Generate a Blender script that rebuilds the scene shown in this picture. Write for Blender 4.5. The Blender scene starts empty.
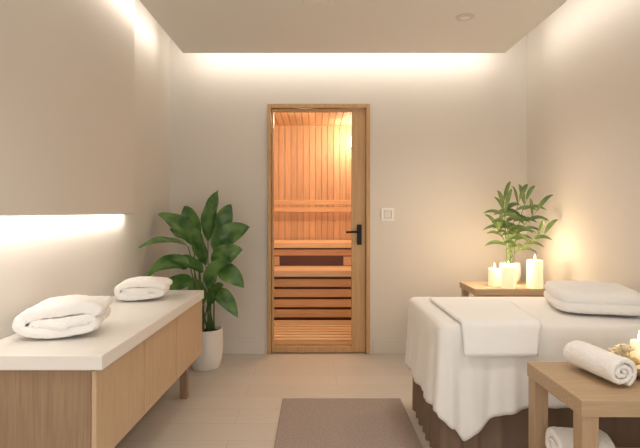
import bpy, bmesh, math, random
from mathutils import Vector, Matrix, noise
random.seed(7)
S=bpy.context.scene
coll=S.collection
ORG={}
S.view_settings.view_transform='Standard'
S.view_settings.exposure=0.15

def lin(c):
    return tuple(((v/255)/12.92 if v/255<=0.04045 else (((v/255)+0.055)/1.055)**2.4) for v in c)+(1.0,)

# ---------------------------------------------------------------- materials
def base(name,col,rough=0.6,bump=0,bscale=200,spec=0.3,bdist=0.01):
    m=bpy.data.materials.new(name); m.use_nodes=True
    nt=m.node_tree; b=nt.nodes['Principled BSDF']
    b.inputs['Base Color'].default_value=lin(col)
    b.inputs['Roughness'].default_value=rough
    b.inputs['Specular IOR Level'].default_value=spec
    if bump:
        tc=nt.nodes.new('ShaderNodeTexCoord'); n=nt.nodes.new('ShaderNodeTexNoise'); bp=nt.nodes.new('ShaderNodeBump')
        n.inputs['Scale'].default_value=bscale; n.inputs['Detail'].default_value=4
        bp.inputs['Strength'].default_value=bump; bp.inputs['Distance'].default_value=bdist
        nt.links.new(tc.outputs['Object'],n.inputs['Vector']); nt.links.new(n.outputs['Fac'],bp.inputs['Height'])
        nt.links.new(bp.outputs['Normal'],b.inputs['Normal'])
    return m

def wood(name,c1,c2,stretch=(1,1,1),scale=14,rough=0.5,plank=None,spec=0.3):
    m=base(name,c1,rough,spec=spec); nt=m.node_tree; b=nt.nodes['Principled BSDF']; L=nt.links.new
    tc=nt.nodes.new('ShaderNodeTexCoord'); mp=nt.nodes.new('ShaderNodeMapping'); mp.inputs['Scale'].default_value=stretch
    n=nt.nodes.new('ShaderNodeTexNoise'); n.inputs['Scale'].default_value=scale; n.inputs['Detail'].default_value=6; n.inputs['Distortion'].default_value=0.6
    r=nt.nodes.new('ShaderNodeValToRGB')
    r.color_ramp.elements[0].position=0.3; r.color_ramp.elements[0].color=lin(c2)
    r.color_ramp.elements[1].position=0.7; r.color_ramp.elements[1].color=lin(c1)
    L(tc.outputs['Object'],mp.inputs['Vector']); L(mp.outputs['Vector'],n.inputs['Vector']); L(n.outputs['Fac'],r.inputs['Fac'])
    out=r.outputs['Color']
    if plank:
        def math_(op,a,b_=None):
            k=nt.nodes.new('ShaderNodeMath'); k.operation=op
            L(a,k.inputs[0])
            if b_ is not None: k.inputs[1].default_value=b_
            return k.outputs[0]
        sp=nt.nodes.new('ShaderNodeSeparateXYZ'); L(tc.outputs['Object'],sp.inputs[0])
        d=math_('DIVIDE',math_('ADD',sp.outputs[plank[0]],plank[2]),plank[1])
        f=math_('FLOOR',d)
        w=nt.nodes.new('ShaderNodeTexWhiteNoise'); w.noise_dimensions='1D'; L(f,w.inputs['W'])
        mr=nt.nodes.new('ShaderNodeMapRange'); mr.inputs['To Min'].default_value=0.84; mr.inputs['To Max'].default_value=1.06; L(w.outputs['Value'],mr.inputs['Value'])
        fr=math_('ABSOLUTE',math_('SUBTRACT',math_('FRACT',d),0.5))
        g=nt.nodes.new('ShaderNodeMapRange'); g.inputs['From Min'].default_value=0.42; g.inputs['From Max'].default_value=0.49; g.inputs['To Min'].default_value=1.0; g.inputs['To Max'].default_value=0.6; L(fr,g.inputs['Value'])
        mu=nt.nodes.new('ShaderNodeMath'); mu.operation='MULTIPLY'; L(mr.outputs[0],mu.inputs[0]); L(g.outputs[0],mu.inputs[1])
        kn=nt.nodes.new('ShaderNodeTexVoronoi'); kn.inputs['Scale'].default_value=5.5; L(tc.outputs['Object'],kn.inputs['Vector'])
        kr=nt.nodes.new('ShaderNodeMapRange'); kr.inputs['From Min'].default_value=0.04; kr.inputs['From Max'].default_value=0.11; kr.inputs['To Min'].default_value=0.72; kr.inputs['To Max'].default_value=1.0; L(kn.outputs['Distance'],kr.inputs['Value'])
        mk=nt.nodes.new('ShaderNodeMath'); mk.operation='MULTIPLY'; L(mu.outputs[0],mk.inputs[0]); L(kr.outputs[0],mk.inputs[1])
        hs=nt.nodes.new('ShaderNodeHueSaturation'); L(mk.outputs[0],hs.inputs['Value']); L(out,hs.inputs['Color']); out=hs.outputs['Color']
    L(out,b.inputs['Base Color'])
    bp=nt.nodes.new('ShaderNodeBump'); bp.inputs['Strength'].default_value=0.1; bp.inputs['Distance'].default_value=0.002
    L(n.outputs['Fac'],bp.inputs['Height']); L(bp.outputs['Normal'],b.inputs['Normal'])
    return m

def emis(name,col,strength):
    m=bpy.data.materials.new(name); m.use_nodes=True; b=m.node_tree.nodes['Principled BSDF']
    b.inputs['Base Color'].default_value=lin(col); b.inputs['Emission Color'].default_value=lin(col); b.inputs['Emission Strength'].default_value=strength
    return m

M={}
M['wall']=base('wall_paint',(227,220,211),0.85,0.04,90,0.1)
M['wall_r']=base('wall_paint_side',(227,220,211),0.85,0.04,90,0.1)
M['ceil']=base('ceiling_paint',(232,229,223),0.9,spec=0.1)
M['white']=base('white_quartz',(242,238,232),0.3,spec=0.4)
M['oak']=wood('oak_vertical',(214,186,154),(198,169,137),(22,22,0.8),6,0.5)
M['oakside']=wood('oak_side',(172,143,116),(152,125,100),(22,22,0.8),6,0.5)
M['oakh']=wood('oak_horizontal',(210,186,155),(196,170,139),(0.7,14,14),6,0.5)
M['tableh']=wood('table_oak_horizontal',(198,170,138),(182,154,122),(0.7,16,16),6,0.5)
M['tablev']=wood('table_oak_vertical',(194,165,134),(178,149,119),(16,16,0.7),6,0.5)
M['doorwood']=wood('door_timber',(210,172,129),(194,155,111),(14,14,0.6),5,0.4)
PW=0.075
M['cedar']=wood('cedar_planks',(238,202,162),(224,180,138),(9,9,0.8),5,0.55,plank=('X',PW,9.75+0.97))
M['cedary']=wood('cedar_planks_side',(238,202,162),(224,180,138),(9,9,0.8),5,0.55,plank=('Y',PW,9.75+0.885))
M['cedarh']=wood('cedar_slats',(240,206,164),(226,186,142),(0.8,9,9),6,0.5)
M['cedard']=wood('cedar_duckboard',(248,224,186),(236,206,164),(0.8,9,9),6,0.5)
M['cedarshade']=base('cedar_recess_shade',(132,82,54),0.9,spec=0.0)  # dark brown stands in for the shade inside the bench gaps
M['sheet']=base('white_linen',(246,243,239),0.85,0.1,160,0.1,0.003)
M['terry']=base('white_terry',(253,251,248),0.95,0.6,190,0.02,0.005)
M['skirt']=base('brown_fabric',(136,114,98),0.9,0.1,200,0.1,0.003)
M['pot']=base('white_ceramic',(238,232,225),0.45)
M['soil']=base('potting_soil',(60,44,34),0.95,0.8,120)
M['stem']=base('stem_green',(90,114,60),0.5)
M['black']=base('black_metal',(26,24,24),0.4)
M['plastic']=base('switch_plastic',(246,243,238),0.4)
M['plastic2']=base('rocker_plastic',(234,230,224),0.4)
M['metal']=base('pale_metal',(216,211,204),0.4)
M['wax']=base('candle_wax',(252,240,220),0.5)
wb=M['wax'].node_tree.nodes['Principled BSDF']; wb.inputs['Emission Color'].default_value=lin((255,220,162)); wb.inputs['Emission Strength'].default_value=0.55  # emission imitates flame light glowing through the wax
M['wick']=base('wick',(40,30,25),0.9)
M['flame']=emis('flame',(255,205,120),16)
M['lamp']=emis('warm_lamp',(255,220,170),4)
M['bowl']=wood('muted_bowl',(190,150,106),(168,128,86),(3,3,3),8,0.5)
M['petal']=base('petal_cream',(253,242,216),0.85,spec=0.02)
M['petalo']=base('petal_yellow',(246,222,166),0.85,spec=0.02)

def leafmat(name,c1,c2,rough=0.3):
    m=base(name,c1,rough,spec=0.5); nt=m.node_tree; b=nt.nodes['Principled BSDF']
    tc=nt.nodes.new('ShaderNodeTexCoord'); n=nt.nodes.new('ShaderNodeTexNoise'); n.inputs['Scale'].default_value=9
    r=nt.nodes.new('ShaderNodeValToRGB'); r.color_ramp.elements[0].position=0.35; r.color_ramp.elements[1].position=0.65
    r.color_ramp.elements[0].color=lin(c1); r.color_ramp.elements[1].color=lin(c2)
    nt.links.new(tc.outputs['Object'],n.inputs['Vector']); nt.links.new(n.outputs['Fac'],r.inputs['Fac']); nt.links.new(r.outputs['Color'],b.inputs['Base Color'])
    return m
M['leaf']=leafmat('broad_leaf',(54,96,48),(112,150,80),0.22)
M['leafs']=leafmat('small_leaf',(84,112,56),(130,150,84))

def floor_mat():
    m=base('floor_planks',(196,182,166),0.42,spec=0.35); nt=m.node_tree; b=nt.nodes['Principled BSDF']; L=nt.links.new
    tc=nt.nodes.new('ShaderNodeTexCoord')
    br=nt.nodes.new('ShaderNodeTexBrick'); br.inputs['Scale'].default_value=1
    br.inputs['Brick Width'].default_value=1.2; br.inputs['Row Height'].default_value=0.2; br.inputs['Mortar Size'].default_value=0.0018
    br.inputs['Color1'].default_value=lin((212,203,191)); br.inputs['Color2'].default_value=lin((207,198,186)); br.inputs['Mortar'].default_value=lin((189,179,167))
    mp=nt.nodes.new('ShaderNodeMapping'); mp.inputs['Scale'].default_value=(1.5,12,1)
    n=nt.nodes.new('ShaderNodeTexNoise'); n.inputs['Scale'].default_value=4; n.inputs['Detail'].default_value=7
    mx=nt.nodes.new('ShaderNodeMix'); mx.data_type='RGBA'; mx.blend_type='MULTIPLY'; mx.inputs[0].default_value=0.22
    L(tc.outputs['Object'],br.inputs['Vector']); L(tc.outputs['Object'],mp.inputs['Vector']); L(mp.outputs['Vector'],n.inputs['Vector'])
    L(br.outputs['Color'],mx.inputs[6])
    g=nt.nodes.new('ShaderNodeRGBToBW'); L(n.outputs['Color'],g.inputs[0])
    r=nt.nodes.new('ShaderNodeMapRange'); r.inputs['From Min'].default_value=0.3; r.inputs['From Max'].default_value=0.7; r.inputs['To Min'].default_value=0.75; r.inputs['To Max'].default_value=1.05
    L(g.outputs[0],r.inputs['Value']); L(r.outputs[0],mx.inputs[7])
    L(mx.outputs[2],b.inputs['Base Color'])
    return m
M['floor']=floor_mat()
def rug_mat():
    m=base('rug_weave',(150,132,118),0.95,spec=0.05); nt=m.node_tree; b=nt.nodes['Principled BSDF']; L=nt.links.new
    tc=nt.nodes.new('ShaderNodeTexCoord'); n=nt.nodes.new('ShaderNodeTexNoise'); n.inputs['Scale'].default_value=90; n.inputs['Detail'].default_value=4
    r=nt.nodes.new('ShaderNodeValToRGB'); r.color_ramp.elements[0].position=0.3; r.color_ramp.elements[1].position=0.7
    r.color_ramp.elements[0].color=lin((154,139,130)); r.color_ramp.elements[1].color=lin((176,161,152))
    L(tc.outputs['Object'],n.inputs['Vector']); L(n.outputs['Fac'],r.inputs['Fac']); L(r.outputs['Color'],b.inputs['Base Color'])
    bp=nt.nodes.new('ShaderNodeBump'); bp.inputs['Strength'].default_value=0.3; bp.inputs['Distance'].default_value=0.005; L(n.outputs['Fac'],bp.inputs['Height']); L(bp.outputs['Normal'],b.inputs['Normal'])
    return m
M['rug']=rug_mat()
def glass_mat():
    m=bpy.data.materials.new('clear_glass'); m.use_nodes=True; nt=m.node_tree; nt.nodes.clear()
    o=nt.nodes.new('ShaderNodeOutputMaterial'); t=nt.nodes.new('ShaderNodeBsdfTransparent'); t.inputs[0].default_value=(0.98,0.97,0.95,1)
    g=nt.nodes.new('ShaderNodeBsdfGlossy'); g.inputs['Roughness'].default_value=0.05
    x=nt.nodes.new('ShaderNodeMixShader'); x.inputs[0].default_value=0.012
    nt.links.new(t.outputs[0],x.inputs[1]); nt.links.new(g.outputs[0],x.inputs[2]); nt.links.new(x.outputs[0],o.inputs[0])
    return m
M['glass']=glass_mat()
TEX=bpy.data.textures.new('terry_pile','CLOUDS'); TEX.noise_scale=0.012; TEX.noise_depth=2

# ---------------------------------------------------------------- helpers
def box(bm,x0,x1,y0,y1,z0,z1):
    hexa(bm,[(x0,y0),(x1,y0),(x1,y1),(x0,y1)],z0,z1)
def hexa(bm,fp,z0,z1):
    a=[bm.verts.new((p[0],p[1],z0)) for p in fp]; b=[bm.verts.new((p[0],p[1],z1)) for p in fp]
    bm.faces.new(a[::-1]); bm.faces.new(b)
    for i in range(4):
        j=(i+1)%4; bm.faces.new((a[i],a[j],b[j],b[i]))
def lathe(bm,prof,c,seg=40):
    rings=[]
    for r,z in prof:
        if r<1e-5: rings.append([bm.verts.new((c[0],c[1],c[2]+z))])
        else: rings.append([bm.verts.new((c[0]+r*math.cos(2*math.pi*i/seg),c[1]+r*math.sin(2*math.pi*i/seg),c[2]+z)) for i in range(seg)])
    for A,B in zip(rings,rings[1:]):
        for i in range(seg):
            j=(i+1)%seg
            if len(A)==1 and len(B)==1: continue
            if len(A)==1: bm.faces.new((A[0],B[i],B[j]))
            elif len(B)==1: bm.faces.new((A[i],A[j],B[0]))
            else: bm.faces.new((A[i],A[j],B[j],B[i]))
def tube(bm,pts,rad,seg=8):
    rings=[]
    for k,p in enumerate(pts):
        p=Vector(p); d=(Vector(pts[min(k+1,len(pts)-1)])-Vector(pts[max(k-1,0)])).normalized()
        u=d.cross(Vector((0.3,0.9,0.1))).normalized(); v=d.cross(u)
        r=rad[k] if isinstance(rad,list) else rad
        rings.append([bm.verts.new(p+u*r*math.cos(2*math.pi*i/seg)+v*r*math.sin(2*math.pi*i/seg)) for i in range(seg)])
    for A,B in zip(rings,rings[1:]):
        for i in range(seg):
            j=(i+1)%seg; bm.faces.new((A[i],A[j],B[j],B[i]))
    bm.faces.new(rings[0][::-1]); bm.faces.new(rings[-1])
def props(o,label,category,kind,group):
    if label: o['label']=label
    if category: o['category']=category
    if kind: o['kind']=kind
    if group: o['group']=group
def finish(name,bm,mat,parent=None,label=None,category=None,kind=None,group=None,smooth=False,bevel=0,sub=0,recalc=True,pile=0):
    if recalc: bmesh.ops.recalc_face_normals(bm,faces=bm.faces)
    if parent is None:
        xs=[v.co.x for v in bm.verts]; ys=[v.co.y for v in bm.verts]; zs=[v.co.z for v in bm.verts]
        org=Vector(((min(xs)+max(xs))/2,(min(ys)+max(ys))/2,min(zs)))
    else: org=ORG[parent.name]
    bmesh.ops.translate(bm,verts=bm.verts,vec=-org)
    me=bpy.data.meshes.new(name); bm.to_mesh(me); bm.free()
    o=bpy.data.objects.new(name,me); coll.objects.link(o)
    if mat: me.materials.append(mat)
    if parent is None: o.location=org
    else: o.parent=parent
    ORG[o.name]=org
    if smooth:
        for p in me.polygons: p.use_smooth=True
    if bevel:
        b=o.modifiers.new('bevel','BEVEL'); b.width=bevel; b.segments=2; b.limit_method='ANGLE'
    if sub:
        s=o.modifiers.new('sub','SUBSURF'); s.levels=sub; s.render_levels=sub
    if pile:
        d=o.modifiers.new('pile','DISPLACE'); d.texture=TEX; d.strength=pile; d.mid_level=0.5
    props(o,label,category,kind,group)
    return o
def empty(name,loc,label,category,kind=None,group=None):
    o=bpy.data.objects.new(name,None); coll.objects.link(o); o.location=loc; o.empty_display_size=0.1
    ORG[o.name]=Vector(loc); props(o,label,category,kind,group); return o
def boxo(name,dims,mat,parent=None,bevel=0,**k):
    bm=bmesh.new(); box(bm,*dims); return finish(name,bm,mat,parent,bevel=bevel,**k)

# ---------------------------------------------------------------- room
YB=4.03; XL=-1.217; XR=1.78; Y0=-0.7; H=2.75; SL=0.036
def xw(y): return XL-(YB-y)*SL
boxo('floor',(-1.6,1.9,Y0,6.1,-0.1,0),M['floor'],kind='structure',label='pale greige plank tile floor',category='floor')
boxo('ceiling',(-1.6,1.9,Y0,4.13,H,H+0.1),M['ceil'],kind='structure',label='plain upper ceiling above the cove lighting',category='ceiling')
DX0,DX1,DZ=-0.400,0.460,2.095
bm=bmesh.new()
box(bm,-1.6,DX0,YB,YB+0.1,0,H); box(bm,DX1,1.9,YB,YB+0.1,0,H); box(bm,DX0,DX1,YB,YB+0.1,DZ,H)
finish('wall_back',bm,M['wall'],kind='structure',label='cream painted wall around the sauna door',category='wall')
bm=bmesh.new(); hexa(bm,[(-1.6,Y0),(xw(Y0),Y0),(XL,YB),(-1.6,YB)],0,H)
finish('wall_left',bm,M['wall'],kind='structure',label='cream painted wall behind the oak cabinet',category='wall')
ZN=1.175; XP=-1.185; YN=3.16
bm=bmesh.new(); hexa(bm,[(xw(Y0)-0.01,Y0),(XP,Y0),(XP,YN),(xw(YN)-0.01,YN)],ZN,2.66)
finish('trim_2',bm,M['wall'],kind='structure',label='raised cream wall panel with light strip beneath',category='wall panel',bevel=0.010)
boxo('wall_right',(XR,1.9,Y0,YB,0,H),M['wall_r'],kind='structure',label='cream painted side wall',category='wall')
bm=bmesh.new()
box(bm,-1.04,1.496,Y0,3.78,2.44,2.54)
box(bm,-0.6,1.05,Y0,3.3,2.54,H)
finish('trim_1',bm,M['ceil'],kind='structure',label='dropped plaster ceiling panel with cove edges',category='ceiling panel',bevel=0.004)
boxo('baseboard_back',(XL,DX0-0.03,YB-0.012,YB,0,0.115),M['wall'],kind='structure',label='cream skirting board',category='baseboard',bevel=0.002)
boxo('baseboard_back.001',(DX1+0.03,XR,YB-0.012,YB,0,0.115),M['wall'],kind='structure',label='cream skirting board',category='baseboard',bevel=0.002)
boxo('baseboard_right',(XR-0.012,XR,Y0,YB-0.012,0,0.115),M['wall'],kind='structure',label='cream skirting board',category='baseboard',bevel=0.002)

# ---------------------------------------------------------------- door
door=empty('door_1',(0.03,YB,0),'oak-framed glass sauna door with a black lever handle','door','structure')
bm=bmesh.new()
box(bm,DX0,DX0+0.032,YB-0.02,YB+0.1,0,DZ); box(bm,DX1-0.032,DX1,YB-0.02,YB+0.1,0,DZ)
box(bm,DX0+0.032,DX1-0.032,YB-0.02,YB+0.1,DZ-0.035,DZ)
box(bm,DX0+0.032,DX1-0.032,YB+0.046,YB+0.13,0,0.07)
finish('door_frame',bm,M['doorwood'],door,bevel=0.004)
lx0,lx1=DX0+0.035,DX1-0.035
gx0,gx1=lx0+0.018,0.308
bm=bmesh.new()
box(bm,lx0,gx0,YB+0.005,YB+0.045,0.008,DZ-0.038)
box(bm,gx1,lx1,YB+0.005,YB+0.045,0.008,DZ-0.038)
box(bm,gx0,gx1,YB+0.005,YB+0.045,DZ-0.062,DZ-0.038)
box(bm,gx0,gx1,YB+0.005,YB+0.045,0.008,0.055)
leaf_=finish('door_leaf',bm,M['doorwood'],door,bevel=0.003)
boxo('glass_pane',(gx0,gx1,YB+0.02,YB+0.028,0.055,DZ-0.062),M['glass'],leaf_)
hx=0.372; hz=1.0
bm=bmesh.new()
box(bm,hx-0.02,hx+0.02,YB-0.003,YB+0.006,hz-0.085,hz+0.085)
tube(bm,[(hx,YB,hz+0.025),(hx,YB-0.05,hz+0.025)],0.010,12)
tube(bm,[(hx+0.008,YB-0.05,hz+0.025),(hx-0.05,YB-0.052,hz+0.025),(hx-0.115,YB-0.048,hz+0.022)],[0.011,0.010,0.009],12)
tube(bm,[(hx,YB,hz-0.045),(hx,YB-0.012,hz-0.045)],0.012,12)
finish('door_handle',bm,M['black'],leaf_,label='black metal lever handle',bevel=0.002)

# ---------------------------------------------------------------- sauna
sx0,sx1,sy0,sy1=-0.95,0.95,4.13,5.9
def planks_v(bm,x0,x1,y0,y1,z0,z1,w=PW,g=0.006):
    x=x0
    while x<x1-0.01:
        box(bm,x+g/2,min(x+w,x1)-g/2,y0,y1,z0,z1); x+=w
bm=bmesh.new(); planks_v(bm,sx0-0.02,sx1+0.02,sy1,sy1+0.03,0,2.25); box(bm,sx0-0.02,sx1+0.02,sy1+0.012,sy1+0.05,0,2.25)
finish('wall_sauna_back',bm,M['cedar'],kind='structure',label='vertical pine plank sauna wall',category='wall')
for nm,xa,xb,xc,xd in (('wall_sauna_left',sx0-0.02,sx0,sx0-0.05,sx0-0.01),('wall_sauna_right',sx1,sx1+0.02,sx1+0.01,sx1+0.05)):
    bm=bmesh.new(); y=sy0
    while y<sy1-0.02:
        box(bm,xa,xb,y+0.003,min(y+PW,sy1)-0.003,0,2.25); y+=PW
    box(bm,xc,xd,sy0,sy1,0,2.25)
    finish(nm,bm,M['cedary'],kind='structure',label='pine plank sauna side wall',category='wall')
bm=bmesh.new(); planks_v(bm,sx0-0.02,sx1+0.02,sy0,sy1+0.03,2.25,2.27); box(bm,sx0-0.02,sx1+0.02,sy0,sy1+0.03,2.262,2.30)
finish('ceiling_sauna',bm,M['cedar'],kind='structure',label='pine plank sauna ceiling',category='ceiling')
bm=bmesh.new()
y=4.18
while y<4.93:
    box(bm,sx0+0.03,sx1-0.03,y,y+0.058,0.055,0.08); y+=0.098
for xx in (-0.9,-0.45,-0.02,0.42,0.86): box(bm,xx,xx+0.04,4.18,4.97,0,0.055)
finish('duckboard',bm,M['cedard'],label='pale slatted pine duckboard on the sauna floor',category='duckboard',bevel=0.002)
b1=empty('sauna_bench',(0,5.2,0),'lower slatted pine sauna bench with slatted front','sauna bench',group='sauna benches')
bm=bmesh.new()
for i in range(4): box(bm,sx0+0.01,sx1-0.01,5.0+i*0.1,5.0+i*0.1+0.09,0.556,0.586)
box(bm,sx0+0.01,sx1-0.01,4.965,5.0,0.52,0.586)
finish('seat',bm,M['cedard'],b1,bevel=0.004)
bm=bmesh.new()
for z in (0.092,0.198,0.304,0.410): box(bm,sx0+0.01,sx1-0.01,5.0,5.02,z,z+0.080)
for xx in (sx0+0.1,sx1-0.15): box(bm,xx,xx+0.05,5.02,5.06,0,0.556)
finish('front_slats',bm,M['cedarh'],b1,bevel=0.003)
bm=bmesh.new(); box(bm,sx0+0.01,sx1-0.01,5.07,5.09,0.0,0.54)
finish('shade_board',bm,M['cedarshade'],b1)  # board coloured as shade behind the front slats
b2=empty('sauna_bench.001',(0,5.6,0),'upper pine sauna bench with two-rail backrest','sauna bench',group='sauna benches')
bm=bmesh.new()
for i in range(5): box(bm,sx0+0.01,sx1-0.01,5.4+i*0.097,5.4+i*0.097+0.09,0.82,0.85)
box(bm,sx0+0.01,sx1-0.01,5.34,5.4,0.79,0.85)
finish('seat',bm,M['cedard'],b2,bevel=0.004)
bm=bmesh.new()
box(bm,sx0+0.01,sx1-0.01,5.402,5.42,0.700,0.768)
box(bm,sx0+0.01,-0.40,5.402,5.42,0.588,0.690)
box(bm,0.32,sx1-0.01,5.402,5.42,0.588,0.690)
for xx in (sx0+0.05,sx1-0.1): box(bm,xx,xx+0.05,5.425,5.47,0,0.82)
finish('front_slats',bm,M['cedarh'],b2,bevel=0.003)
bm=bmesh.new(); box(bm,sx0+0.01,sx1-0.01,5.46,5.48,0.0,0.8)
finish('shade_board',bm,M['cedarshade'],b2)  # board coloured as shade under the upper seat
bm=bmesh.new()
for z in (1.19,1.28): box(bm,sx0+0.01,sx1-0.01,5.76,5.785,z,z+0.055)
for xx in (-0.8,0.75): box(bm,xx,xx+0.05,5.785,5.88,0.85,1.35)
finish('backrest',bm,M['cedarh'],b2,bevel=0.004)
lm=empty('wall_lamp',(0.47,5.9,2.05),'small warm sauna lamp on the plank wall','lamp')
boxo('lamp_base',(0.42,0.52,5.885,5.9,1.97,2.13),M['cedarh'],lm)
bm=bmesh.new(); box(bm,0.43,0.51,5.84,5.885,1.985,2.115)
finish('lamp_shade',bm,M['lamp'],lm,bevel=0.012)

# ---------------------------------------------------------------- counter cabinet
ya,yb=1.74,3.20; ZT=0.67; ZU=0.615; ZC=0.255
def fx(y,off=0):
    return -0.772+(y-ya)/(yb-ya)*0.032+off
cab=empty('cabinet',(-1.05,2.5,0),'low oak cabinet with three doors on square legs','cabinet')
def fd(y,off=0): return -0.772-0.05+(y-ya)/(yb-ya)*0.052+off
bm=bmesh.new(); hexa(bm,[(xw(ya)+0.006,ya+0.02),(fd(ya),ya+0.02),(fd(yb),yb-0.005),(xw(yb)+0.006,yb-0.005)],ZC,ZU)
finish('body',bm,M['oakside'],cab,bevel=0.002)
for (a,b) in ((1.76,2.205),(2.212,2.66),(2.667,3.193)):
    bm=bmesh.new(); hexa(bm,[(fd(a,0.001),a),(fd(a,0.02),a),(fd(b,0.02),b),(fd(b,0.001),b)],ZC,ZU-0.008)
    finish('door',bm,M['oak'],cab,bevel=0.002)
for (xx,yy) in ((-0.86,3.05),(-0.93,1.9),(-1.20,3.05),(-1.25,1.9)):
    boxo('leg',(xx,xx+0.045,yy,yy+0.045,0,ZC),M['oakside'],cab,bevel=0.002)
bm=bmesh.new(); hexa(bm,[(xw(ya)+0.004,ya),(fx(ya),ya),(fx(yb),yb),(xw(yb)+0.004,yb)],ZU,ZT)
finish('countertop',bm,M['white'],label='thick white stone countertop on the oak cabinet',category='countertop',bevel=0.004)

# ---------------------------------------------------------------- towels
def roll(name,c,ang,length,w,h,th,turns,mat,label,cat,group=None,amp=0.006,seed=0,sq=2.6,a0=-0.35,pile=0.004,gap=0.84):
    bm=bmesh.new()
    N=int(48*turns); nl=28
    prof=[]
    for i in range(N+1):
        t=i/N; a=t*turns*2*math.pi + math.pi*a0
        rw=max(w/2-th/2-t*turns*th*1.08,0.004); rh=max(h/2-th/2-t*turns*th*1.08,0.0035)
        ca,sa=math.cos(a),math.sin(a); k=(abs(ca)**sq+abs(sa)**sq)**(-1/sq)
        prof.append(Vector((rw*k*ca,rh*k*sa)))
    outer=[];inner=[]
    for i in range(N+1):
        d=(prof[min(i+1,N)]-prof[max(i-1,0)]).normalized(); n=Vector((d.y,-d.x))
        tt=th/2*gap
        if i==0 or i==N: tt*=0.6
        outer.append(prof[i]+n*tt); inner.append(prof[i]-n*tt)
    loop=outer+inner[::-1]; m=len(loop)
    R=Matrix.Rotation(ang,3,'Z')
    rings=[]
    for k in range(nl+1):
        u=-0.5+k/nl
        ring=[]
        edge=1-0.05*max(0,(abs(u)-0.42)/0.08)
        for j,p in enumerate(loop):
            q=Vector((u*length,p.x*edge,p.y*edge))
            nv=noise.noise_vector(Vector((q.x*7+seed,q.y*7,q.z*7)))*amp
            nv2=noise.noise(Vector((j*0.15+seed,k*0.08,0)))*amp
            end=0
            if k==0 or k==nl: end=noise.noise(Vector((j*0.05,seed,3)))*amp*1.8
            q+=nv*1.2+Vector((end,0,nv2*0.4))
            ring.append(bm.verts.new(R@q+Vector(c)+Vector((0,0,h/2))))
        rings.append(ring)
    for A,B in zip(rings,rings[1:]):
        for j in range(m):
            jj=(j+1)%m; bm.faces.new((A[j],A[jj],B[jj],B[j]))
    for ring in (rings[0],rings[-1]):
        for i in range(N):
            bm.faces.new((ring[i],ring[i+1],ring[m-2-i],ring[m-1-i]))
    zmin=min(v.co.z for v in bm.verts)
    bmesh.ops.translate(bm,verts=bm.verts,vec=(0,0,c[2]-zmin+0.002))
    return finish(name,bm,mat,None,label,cat,group=group,smooth=True,sub=1,pile=pile)
roll('rolled_towel',(-1.060,2.06,ZT),math.radians(-80),0.25,0.385,0.185,0.046,1.75,M['terry'],'large plump folded fluffy white towel on the countertop','towel',seed=1,amp=0.012,sq=2.7,a0=0.15,pile=0.010,gap=0.97)
roll('rolled_towel.001',(-1.02,2.87,ZT),math.radians(-80),0.21,0.345,0.145,0.036,1.75,M['terry'],'smaller plump folded white towel at the end of the countertop','towel',seed=5,amp=0.010,sq=2.7,a0=0.15,pile=0.009,gap=0.97)
roll('rolled_towel.002',(1.09,1.86,0.55),math.radians(-80),0.26,0.142,0.132,0.021,2.5,M['terry'],'tightly rolled white towel on the wooden side table','towel',seed=9,amp=0.005,sq=2.1,pile=0.005,gap=0.9)
roll('rolled_towel.003',(1.03,1.86,0.196),math.radians(-6),0.20,0.22,0.165,0.040,1.6,M['terry'],'thick rolled white towel on the lower shelf of the side table','towel',seed=12,amp=0.005,sq=2.3,pile=0.006,gap=0.93)

def folded(name,cx,cy,z,w,d,h,layers,ang,label,cat,amp=0.004,seed=0,mat=None,pile=0.006,overlap=1.22):
    bm=bmesh.new(); lh=h/layers
    R=Matrix.Rotation(ang,3,'Z'); NT=80; NR=16; ex=5.5
    for l in range(layers):
        ww=w*(1-0.008*l); dd=d*(1-0.008*l); ox=0.003*l
        def pt(r,th,s):
            c_,s_=math.cos(th),math.sin(th); k=(abs(c_)**ex+abs(s_)**ex)**(-1/ex)
            e=math.sqrt(max(0,1-r**14))
            q=Vector((r*k*c_*ww/2+ox,r*k*s_*dd/2,s*lh/2*overlap*e))
            q+=Vector((noise.noise(q*6+Vector((seed,0,0))),noise.noise(q*6+Vector((0,seed,0))),noise.noise(Vector((q.x*8,q.y*8,seed)))*0.7))*amp
            q=R@q; return bm.verts.new((q.x+cx,q.y+cy,q.z+z+lh*(l+0.5)))
        for s in (1,-1):
            rs=[math.sin(math.pi/2*i/NR) for i in range(NR+1)]
            prev=[pt(0,0,s)]
            for r in rs[1:]:
                cur=[pt(r,2*math.pi*i/NT,s) for i in range(NT)]
                for i in range(NT):
                    j=(i+1)%NT
                    if len(prev)==1: bm.faces.new((prev[0],cur[i],cur[j]))
                    else: bm.faces.new((prev[i],cur[i],cur[j],prev[j]))
                prev=cur
    bmesh.ops.remove_doubles(bm,verts=bm.verts,dist=0.0004)
    zmin=min(v.co.z for v in bm.verts)
    bmesh.ops.translate(bm,verts=bm.verts,vec=(0,0,z-zmin+0.002))
    return finish(name,bm,mat or M['terry'],None,label,cat,smooth=True,sub=1,pile=pile)

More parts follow.
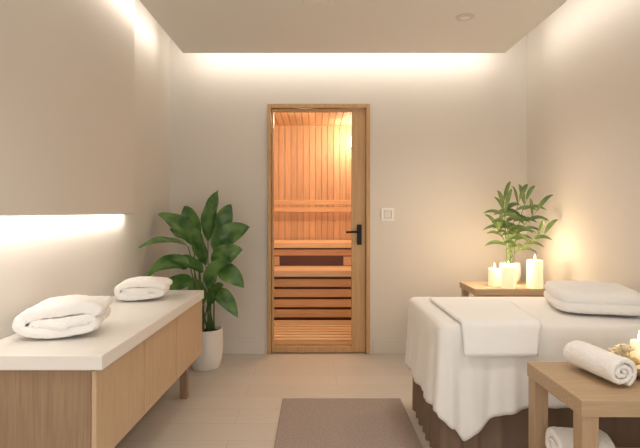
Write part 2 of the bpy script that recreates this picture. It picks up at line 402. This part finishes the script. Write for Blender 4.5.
# ---------------------------------------------------------------- massage table
bx0,bx1,by0,by1=0.575,1.70,2.20,2.96; BZ=0.67
mt=empty('massage_table',((bx0+bx1)/2,(by0+by1)/2,0),'massage table draped in a white sheet over a brown gathered skirt','massage table')
def perimeter(x0,x1,y0,y1,r,step):
    pts=[]
    def line(a,b):
        L=(Vector(b)-Vector(a)).length; n=max(1,int(L/step)); d=(Vector(b)-Vector(a)).normalized(); nn=Vector((d.y,-d.x))
        for i in range(n): pts.append((Vector(a).lerp(Vector(b),i/n),nn))
    def arc(c,a0):
        n=max(3,int(r*math.pi/2/step))
        for i in range(n):
            a=a0+math.pi/2*i/n; v=Vector((math.cos(a),math.sin(a))); pts.append((Vector(c)+v*r,v))
    line((x0+r,y0),(x1-r,y0)); arc((x1-r,y0+r),-math.pi/2)
    line((x1,y0+r),(x1,y1-r)); arc((x1-r,y1-r),0)
    line((x1-r,y1),(x0+r,y1)); arc((x0+r,y1-r),math.pi/2)
    line((x0,y1-r),(x0,y0+r)); arc((x0+r,y0+r),math.pi)
    return pts
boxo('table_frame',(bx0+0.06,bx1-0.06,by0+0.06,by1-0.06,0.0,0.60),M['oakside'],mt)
boxo('mattress',(bx0+0.03,bx1-0.03,by0+0.03,by1-0.03,0.58,0.645),M['sheet'],mt,bevel=0.015)
P=perimeter(bx0+0.016,bx1-0.016,by0+0.016,by1-0.016,0.05,0.005)
bm=bmesh.new(); rings=[]
cum=[0]
for i in range(1,len(P)): cum.append(cum[-1]+(P[i][0]-P[i-1][0]).length)
for z in (0.60,0.5,0.38,0.26,0.14,0.06,0.004):
    f=(0.60-z)/0.6
    ring=[]
    for i,(p,n) in enumerate(P):
        c=cum[i]
        ph=c/0.10*2*math.pi+5.0*noise.noise(Vector((c*3.2,f*0.5,0)))
        off=(0.002+0.009*f)*math.sin(ph)+(0.001+0.002*f)*math.sin(2.1*ph+2+f)+0.007*f*noise.noise(Vector((c*12,f*1.5,3))) - 0.012+0.010*f
        q=p+n*off; ring.append(bm.verts.new((q.x,q.y,z)))
    rings.append(ring)
for A,B in zip(rings,rings[1:]):
    for j in range(len(A)):
        jj=(j+1)%len(A); bm.faces.new((A[j],A[jj],B[jj],B[j]))
finish('skirt',bm,M['skirt'],mt,label='grey-brown gathered fabric skirt',smooth=True)
P=perimeter(bx0,bx1,by0,by1,0.05,0.006)
def hem(p,n):
    x,y=p
    if n.y<-0.7:
        d=x-bx0
        pts=[(0,0.275),(0.05,0.215),(0.10,0.150),(0.145,0.19),(0.24,0.265),(0.42,0.305),(1.2,0.305)]
    elif n.x<-0.7:
        d=max(0,by1-y)
        pts=[(0,0.285),(0.3,0.28),(0.55,0.28),(0.76,0.275)]
    else: return 0.28
    for (a,za),(b,zb) in zip(pts,pts[1:]):
        if d<=b:
            t=(d-a)/(b-a); t=0.5*t+0.5*t*t*(3-2*t); return za+(zb-za)*t
    return pts[-1][1]
bm=bmesh.new(); rings=[]
cx,cy=(bx0+bx1)/2,(by0+by1)/2
er=0.030
cum=[0]
for i in range(1,len(P)): cum.append(cum[-1]+(P[i][0]-P[i-1][0]).length)
for sc in (0.15,0.4,0.6,0.8,0.9):
    ring=[]
    for (p,n) in P:
        q=Vector((cx+(p.x-cx)*sc,cy+(p.y-cy)*sc)); z=BZ+0.003*noise.noise(Vector((q.x*5,q.y*5,1)))
        ring.append(bm.verts.new((q.x,q.y,z)))
    rings.append(ring)
for a in (0,0.3,0.6,0.9,1.2,1.57):
    rings.append([bm.verts.new((p.x-n.x*er*(1-math.sin(a)),p.y-n.y*er*(1-math.sin(a)),BZ-er*(1-math.cos(a)))) for (p,n) in P])
K=20
for k in range(1,K+1):
    f=k/K; ring=[]
    for i,(p,n) in enumerate(P):
        hz_=hem(p,n); z=BZ-er+(hz_-(BZ-er))*f
        c=cum[i]
        ph=c*2*math.pi/0.19+5.5*noise.noise(Vector((p.x*3,p.y*3,0.3)))
        fold=0.5*math.sin(ph)+0.25*math.sin(2.3*ph+1+f)+0.55*noise.noise(Vector((p.x*12,p.y*12,f*0.8+4)))
        dcor=math.hypot(p.x-bx0-0.03,p.y-by0); cornerb=math.exp(-(dcor/0.13)**2)
        off=0.004+0.024*f+0.016*fold*f**0.7+0.018*cornerb*f*math.sin(dcor*70)+0.008*cornerb*f
        off=max(off,0.003+0.014*f)
        q=p+n*off; ring.append(bm.verts.new((q.x,q.y,z)))
    rings.append(ring)
for A,B in zip(rings,rings[1:]):
    for j in range(len(A)):
        jj=(j+1)%len(A); bm.faces.new((A[j],A[jj],B[jj],B[j]))
bm.faces.new(rings[0])
sh=finish('sheet',bm,M['sheet'],mt,label='white draped linen sheet',smooth=True)
so=sh.modifiers.new('solid','SOLIDIFY'); so.thickness=0.002; so.offset=1
bm=bmesh.new()
path=[]
for i in range(14): path.append((2.80-i*(2.80-2.215)/13,BZ+0.014))
for a in (0.4,0.8,1.2,1.57): path.append((2.215-0.033*math.sin(a),BZ+0.014-0.033*(1-math.cos(a))))
for i in range(1,7): path.append((2.182-0.026*i/6,BZ-0.019-i*0.109/6))
nv=len(path); nu=22; G=[]
for j,(yy,zz) in enumerate(path):
    f=j/(nv-1); xl=0.667+0.004*f; xr=1.10-0.10*f
    row=[]
    for i in range(nu+1):
        x=xl+(xr-xl)*i/nu
        w=noise.noise(Vector((x*9,yy*6,zz*4)))*0.004
        row.append(bm.verts.new((x,yy-w*(1 if j>14 else 0),zz+(w if j<=14 else 0))))
    G.append(row)
for j in range(nv-1):
    for i in range(nu): bm.faces.new((G[j][i],G[j][i+1],G[j+1][i+1],G[j+1][i]))
o=finish('folded_towel',bm,M['terry'],None,'flat white terry towel draped over the edge of the massage table','towel',smooth=True)
so=o.modifiers.new('solid','SOLIDIFY'); so.thickness=0.014; so.offset=0
folded('folded_towel.001',1.475,2.57,BZ+0.006,0.41,0.50,0.090,2,math.radians(-16),'thick fluffy folded white towel serving as pillow on the massage table','towel',amp=0.007,seed=3,pile=0.008,overlap=1.5)

# ---------------------------------------------------------------- near side table
TX0,TX1,TY0,TY1,TZ=0.905,1.48,1.63,2.05,0.55
st=empty('side_table',((TX0+TX1)/2,(TY0+TY1)/2,0),'chunky wooden side table with lower shelf beside the massage table','side table')
boxo('tabletop',(TX0,TX1,TY0,TY1,TZ-0.058,TZ),M['tableh'],st,bevel=0.003)
for (xx,yy) in ((TX0+0.004,TY0+0.004),(TX1-0.062,TY0+0.004),(TX0+0.004,TY1-0.062),(TX1-0.062,TY1-0.062)):
    boxo('leg',(xx,xx+0.058,yy,yy+0.058,0,TZ-0.058),M['tablev'],st,bevel=0.003)
boxo('shelf',(TX0+0.02,TX1-0.02,TY0+0.02,TY1-0.02,0.17,0.195),M['tableh'],st,bevel=0.002)

C=(1.30,1.885,TZ)
bm=bmesh.new(); lathe(bm,[(0,0.0),(0.06,0.0),(0.075,0.006),(0.11,0.03),(0.123,0.050),(0.117,0.051),(0.103,0.034),(0.07,0.014),(0,0.012)],C,48)
finish('bowl',bm,M['bowl'],None,'round muted wooden bowl holding flowers and a candle','bowl',smooth=True)
def candle(cx,cy,z,r,h,label,name='candle',e_=2.2):
    e=empty(name,(cx,cy,z),label,'candle',group='white pillar candles')
    bm=bmesh.new(); lathe(bm,[(0,0),(r*0.97,0),(r,0.004),(r,h-0.004),(r*0.96,h),(r*0.8,h-0.002),(r*0.6,h-0.008),(0,h-0.010)],(cx,cy,z),32)
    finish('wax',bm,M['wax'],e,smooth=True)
    bm=bmesh.new(); tube(bm,[(cx,cy,z+h-0.010),(cx+0.001,cy,z+h+0.006)],0.0014,6); finish('wick',bm,M['wick'],e)
    bm=bmesh.new(); lathe(bm,[(0,0),(0.003,0.002),(0.0065,0.009),(0.006,0.016),(0.0032,0.030),(0,0.042)],(cx,cy,z+h+0.001),14)
    finish('flame',bm,M['flame'],e,smooth=True)
    L=bpy.data.lights.new('candle_light','POINT'); L.energy=e_; L.color=(1,0.75,0.48); L.shadow_soft_size=0.04
    lo=bpy.data.objects.new('candle_light',L); coll.objects.link(lo); lo.location=(cx,cy,z+h+0.06)
candle(1.285,1.90,TZ+0.0145,0.032,0.115,'white pillar candle lit in the flower bowl',e_=0.15)
def petal(bm,b,d,L,W):
    side=d.cross(Vector((0,0,1))).normalized(); up=side.cross(d).normalized()
    n=6; rows=[]
    for i in range(n+1):
        t=i/n; w=W/2*math.sin(math.pi*min(1,0.08+0.9*t))**0.7*(1 if t<0.99 else 0.3)
        p=b+d*L*t+up*L*0.3*t*t
        rows.append([bm.verts.new(p-side*w+up*w*0.3),bm.verts.new(p),bm.verts.new(p+side*w+up*w*0.3)])
    for A,B in zip(rows,rows[1:]):
        bm.faces.new((A[0],A[1],B[1],B[0])); bm.faces.new((A[1],A[2],B[2],B[1]))
def flower(c,r,mat,label,i):
    e=empty('flower' if i==0 else 'flower.%03d'%i,c,label,'flower',group='flowers in the bowl')
    bm=bmesh.new()
    for ring,(el,sc,nn) in enumerate(((0.25,1.0,7),(0.8,0.85,6),(1.8,0.7,5))):
        for k in range(nn):
            a=k*2*math.pi/nn+i+ring*0.5
            d=Vector((math.cos(a),math.sin(a),el)).normalized()
            petal(bm,Vector(c)+Vector((0,0,0.002)),d,r*sc,r*1.0*sc)
    finish('petals',bm,mat,e,smooth=True)
    bm=bmesh.new(); bmesh.ops.create_icosphere(bm,subdivisions=2,radius=r*0.2,matrix=Matrix.Translation(Vector(c)+Vector((0,0,r*0.22))))
    finish('flower_center',bm,M['petalo'],e,smooth=True)
fl=[(1.222,1.85,0.045),(1.215,1.91,0.055),(1.24,1.965,0.05),(1.285,1.825,0.045),(1.345,1.84,0.05),(1.365,1.92,0.05),(1.31,1.965,0.05),(1.215,1.88,0.088)]
for i,(a,b,c) in enumerate(fl):
    flower((a,b,TZ+c),0.042,M['petalo'] if i%3==0 else M['petal'],'yellow open flower in the bowl' if i%3==0 else 'cream open flower in the bowl',i)

# ---------------------------------------------------------------- far side table
fx0,fx1,fy0,fy1,fz=1.115,1.70,3.35,3.70,0.653
ft=empty('side_table.001',((fx0+fx1)/2,(fy0+fy1)/2,0),'low wooden side table carrying a plant and candles','side table')
boxo('tabletop',(fx0,fx1,fy0,fy1,fz-0.045,fz),M['oakh'],ft,bevel=0.003)
for (xx,yy) in ((fx0+0.01,fy0+0.01),(fx1-0.055,fy0+0.01),(fx0+0.01,fy1-0.055),(fx1-0.055,fy1-0.055)):
    boxo('leg',(xx,xx+0.045,yy,yy+0.045,0,fz-0.045),M['oak'],ft,bevel=0.003)
boxo('apron',(fx0+0.055,fx1-0.055,fy0+0.015,fy0+0.035,fz-0.095,fz-0.045),M['oakh'],ft)
candle(1.305,3.49,fz,0.042,0.125,'short white pillar candle beside the plant pot','candle.001',3.0)
candle(1.368,3.395,fz,0.050,0.15,'medium white pillar candle beside the plant pot','candle.002',3.0)
candle(1.562,3.41,fz,0.054,0.195,'tall white pillar candle on the wooden side table','candle.003',1.3)

# ---------------------------------------------------------------- plants
def pot(parent,c,r0,r1,h,rb):
    prof=[(0,0),(r0*0.95,0),(r0,0.006)]
    for i in range(1,9):
        t=i/8; r=r0+(r1-r0)*t+(rb)*math.sin(math.pi*t**0.8); prof.append((r,0.006+(h-0.012)*t))
    prof+=[(r1,h),(r1-0.010,h),(r1-0.014,h-0.03),(r0*0.9,0.02),(0,0.02)]
    bm=bmesh.new(); lathe(bm,prof,c,48)
    finish('pot',bm,M['pot'],parent,label='plain white ceramic pot',smooth=True)
    bm=bmesh.new(); lathe(bm,[(0,h-0.05),(r1-0.022,h-0.05),(r1-0.02,h-0.03),(0,h-0.022)],c,32)
    finish('soil',bm,M['soil'],parent,smooth=True)
def bez(a,b,c,t): return a*(1-t)**2+b*2*t*(1-t)+c*t*t
def leaf(bm,b,t,W,hint,arch=0.15,n=12,fold=0.25,wav=0.0,pw=0.8):
    b=Vector(b);t=Vector(t); L=(t-b).length
    ctrl=(b+t)/2+Vector((0,0,1))*L*arch
    rows=[]
    for i in range(n+1):
        s=i/n; p=bez(b,ctrl,t,s); d=(bez(b,ctrl,t,min(1,s+0.02))-bez(b,ctrl,t,max(0,s-0.02))).normalized()
        side=d.cross(hint).normalized(); up=side.cross(d).normalized()
        w=W/2*(math.sin(math.pi*s**0.8)**pw if 0<s<1 else 0.0)+0.001
        wv=wav*math.sin(s*14)*W
        row=[]
        for k in (-1,-0.55,0,0.55,1):
            row.append(bm.verts.new(p+side*w*k+up*(fold*w*(abs(k)**1.3)+wv*abs(k)*k)))
        rows.append(row)
    for A,B in zip(rows,rows[1:]):
        for k in range(4): bm.faces.new((A[k],A[k+1],B[k+1],B[k]))
PC=(-0.835,3.68,0)
pl=empty('potted_plant',PC,'tall broad-leaved green plant in a white floor pot','plant')
pot(pl,PC,0.106,0.124,0.30,0.014)
def W(px,py,Y): return Vector(((px-315)*Y/480,Y,1.19-(py-212)*Y/480))
LV=[((208,242),(218,190),0.18,3.66),((198,244),(184,206),0.14,3.72),
((214,246),(250,227),0.16,3.66),((212,264),(243,250),0.15,3.55),
((198,248),(158,214),0.16,3.6),((188,246),(139,248),0.15,3.5),((190,266),(146,278),0.15,3.5),
((194,280),(154,302),0.14,3.45),((206,266),(196,226),0.16,3.52),((216,270),(244,288),0.14,3.62),
((212,292),(238,318),0.12,3.60),((206,288),(230,264),0.14,3.50),
((204,272),(170,260),0.15,3.42),((214,252),(231,204),0.14,3.82),((198,294),(176,322),0.12,3.6),
((204,304),(186,280),0.12,3.55),((209,306),(224,286),0.12,3.58),((194,240),(170,230),0.13,3.8)]
bms=bmesh.new(); bml=bmesh.new()
for i,((bx,by),(tx,ty),w,Y) in enumerate(LV):
    Yt=Y-0.08+0.16*random.random()
    Yt=min(Yt,1.185*480/(315-tx),3.97)
    b=W(bx,by,3.68+(Yt-3.68)*0.5); t=W(tx,ty,Yt)
    aa=i*2.4; rr=0.065*math.sqrt((i+0.5)/len(LV))
    root=Vector((PC[0]+rr*math.cos(aa)+ (b.x-PC[0])*0.15,PC[1]+rr*math.sin(aa),0.27))
    ctrl=Vector((root.x*0.55+b.x*0.45,(root.y+b.y)/2,(root.z*0.45+b.z*0.55)))
    pts=[bez(root,ctrl,b,k/8) for k in range(9)]
    tube(bms,pts,[0.0065-0.0028*k/8 for k in range(9)],7)
    hint=Vector((random.uniform(-.9,.9),-1,random.uniform(0.2,1.6))).normalized()
    leaf(bml,b,t,w*1.05,hint,arch=random.uniform(0.10,0.38),wav=0.03,fold=0.32)
finish('stem',bms,M['stem'],pl,smooth=True)
finish('foliage',bml,M['leaf'],pl,smooth=True,recalc=False,label='large glossy pointed leaves')
PC2=(1.465,3.61,fz)
p2=empty('potted_plant.001',PC2,'leafy green houseplant in a white pot on the wooden side table','plant')
pot(p2,PC2,0.052,0.072,0.155,0.016)
bms=bmesh.new(); bml=bmesh.new()
stems=[((520,200),0.0),((502,211),-0.06),((537,212),0.0),((531,200),0.06),((509,202),0.08),((499,230),0.0),((540,234),-0.06)]
for (tx,ty),dy in stems:
    root=Vector((PC2[0]+random.uniform(-.02,.02),PC2[1]+random.uniform(-.02,.02),fz+0.12))
    t=W(tx,ty,3.55); t.y=3.56+dy*1.2
    ctrl=Vector((root.x*0.75+t.x*0.25,root.y,root.z*0.35+t.z*0.65))
    pts=[bez(root,ctrl,t,k/10) for k in range(11)]
    tube(bms,pts,[0.0045-0.003*k/10 for k in range(11)],6)
    for k in range(7):
        s=0.42+0.58*k/6
        p=bez(root,ctrl,t,s); d=(t-root).normalized()
        sd=(-1 if k%2 else 1)
        out=Vector((sd*random.uniform(0.8,1.2),random.uniform(-0.7,0.5),random.uniform(-0.35,0.3)))+d*0.2
        if k>=5: out=d+Vector((sd*0.5,random.uniform(-.3,.3),0.1))
        out.normalize(); L=random.uniform(0.13,0.185)
        tip=p+out*L; tip.y=min(tip.y,3.98); tip.x=min(tip.x,1.75)
        leaf(bml,p,tip,random.uniform(0.026,0.036),Vector((random.uniform(-.4,.4),-0.9,0.6)).normalized(),arch=0.34,n=8)
finish('stem',bms,M['stem'],p2,smooth=True)
finish('foliage',bml,M['leafs'],p2,smooth=True,recalc=False,label='slender arching pointed leaves')

# ---------------------------------------------------------------- rug, switch, ceiling fittings
boxo('rug',(-0.205,0.54,1.2,3.04,0,0.012),M['rug'],label='taupe short-pile rug on the floor beside the massage table',category='rug',bevel=0.004)
sw=empty('light_switch',(0.608,YB,1.17),'square white wall switch beside the sauna door','light switch')
bm=bmesh.new()
for d in ((0.555,0.662,1.116,1.136),(0.555,0.662,1.203,1.223),(0.555,0.575,1.136,1.203),(0.642,0.662,1.136,1.203)):
    box(bm,d[0],d[1],YB-0.012,YB,d[2],d[3])
finish('switch_plate',bm,M['plastic'],sw)
boxo('rocker',(0.580,0.637,YB-0.008,YB,1.141,1.198),M['plastic2'],sw,bevel=0.003)
dl=empty('downlight',(0.962,3.08,2.44),'small round recessed ceiling downlight','downlight')
bm=bmesh.new(); lathe(bm,[(0.036,-0.001),(0.058,-0.003),(0.058,-0.0),(0.05,-0.008),(0.038,-0.010),(0.034,-0.002)],(0.962,3.08,2.44),40)
finish('trim_ring',bm,M['metal'],dl,smooth=True)
bm=bmesh.new(); lathe(bm,[(0,-0.0035),(0.034,-0.0035),(0.034,-0.001),(0,-0.001)],(0.962,3.08,2.44),32)
finish('diffuser',bm,M['plastic'],dl)
bm=bmesh.new(); lathe(bm,[(0,-0.010),(0.05,-0.010),(0.055,-0.006),(0.085,-0.006),(0.094,0)],(0.015,2.87,2.44),48)
finish('ceiling_vent',bm,M['ceil'],None,'round pale vent on the dropped ceiling','ceiling vent')

# ---------------------------------------------------------------- lights
def area(loc,rot,sx,sy,e,col=(1,0.935,0.85)):
    L=bpy.data.lights.new('area','AREA'); L.shape='RECTANGLE'; L.size=sx; L.size_y=sy; L.energy=e; L.color=col
    o=bpy.data.objects.new('cove_light',L); coll.objects.link(o); o.location=loc; o.rotation_euler=rot; return o
R=math.radians
area((0.228,3.80,2.51),(R(90),0,0),2.5,0.05,5.4)
area((-1.06,1.5,2.51),(R(90),0,R(90)),4.4,0.05,7)
area((1.516,1.5,2.51),(R(90),0,R(-90)),4.4,0.05,6.5)
area((-1.218,1.22,1.168),(0,R(38),0),0.022,3.80,6.0,(1,0.95,0.875))
def point(loc,e,col,r=0.08):
    L=bpy.data.lights.new('sauna_light','POINT'); L.energy=e; L.color=col; L.shadow_soft_size=r
    o=bpy.data.objects.new('sauna_light',L); coll.objects.link(o); o.location=loc
point((0.46,5.65,2.05),10,(1,0.80,0.60))
point((-0.1,4.7,2.1),18,(1,0.79,0.60))  # added sauna fill light, no lamp fitting here
def spot(loc,e,ang=120,col=(1,0.955,0.895)):
    L=bpy.data.lights.new('spot_light','SPOT'); L.energy=e; L.spot_size=R(ang); L.spot_blend=1; L.color=col; L.shadow_soft_size=0.12
    o=bpy.data.objects.new('spot_light',L); coll.objects.link(o); o.location=loc
spot((0.962,3.08,2.42),30)
spot((0.9,1.2,2.42),32); spot((-0.4,1.2,2.42),32)  # unseen spots added as general room fill, without fittings

w=bpy.data.worlds.new('world'); S.world=w; w.use_nodes=True
w.node_tree.nodes['Background'].inputs[0].default_value=(1,0.963,0.912,1); w.node_tree.nodes['Background'].inputs[1].default_value=1.1

cam=bpy.data.cameras.new('camera'); co=bpy.data.objects.new('camera',cam); coll.objects.link(co)
co.location=(0,0,1.19); co.rotation_euler=(R(90),0,0); cam.lens=27; cam.sensor_width=36; cam.shift_x=5/640; cam.shift_y=-12/640
cam.clip_start=0.05
S.camera=co
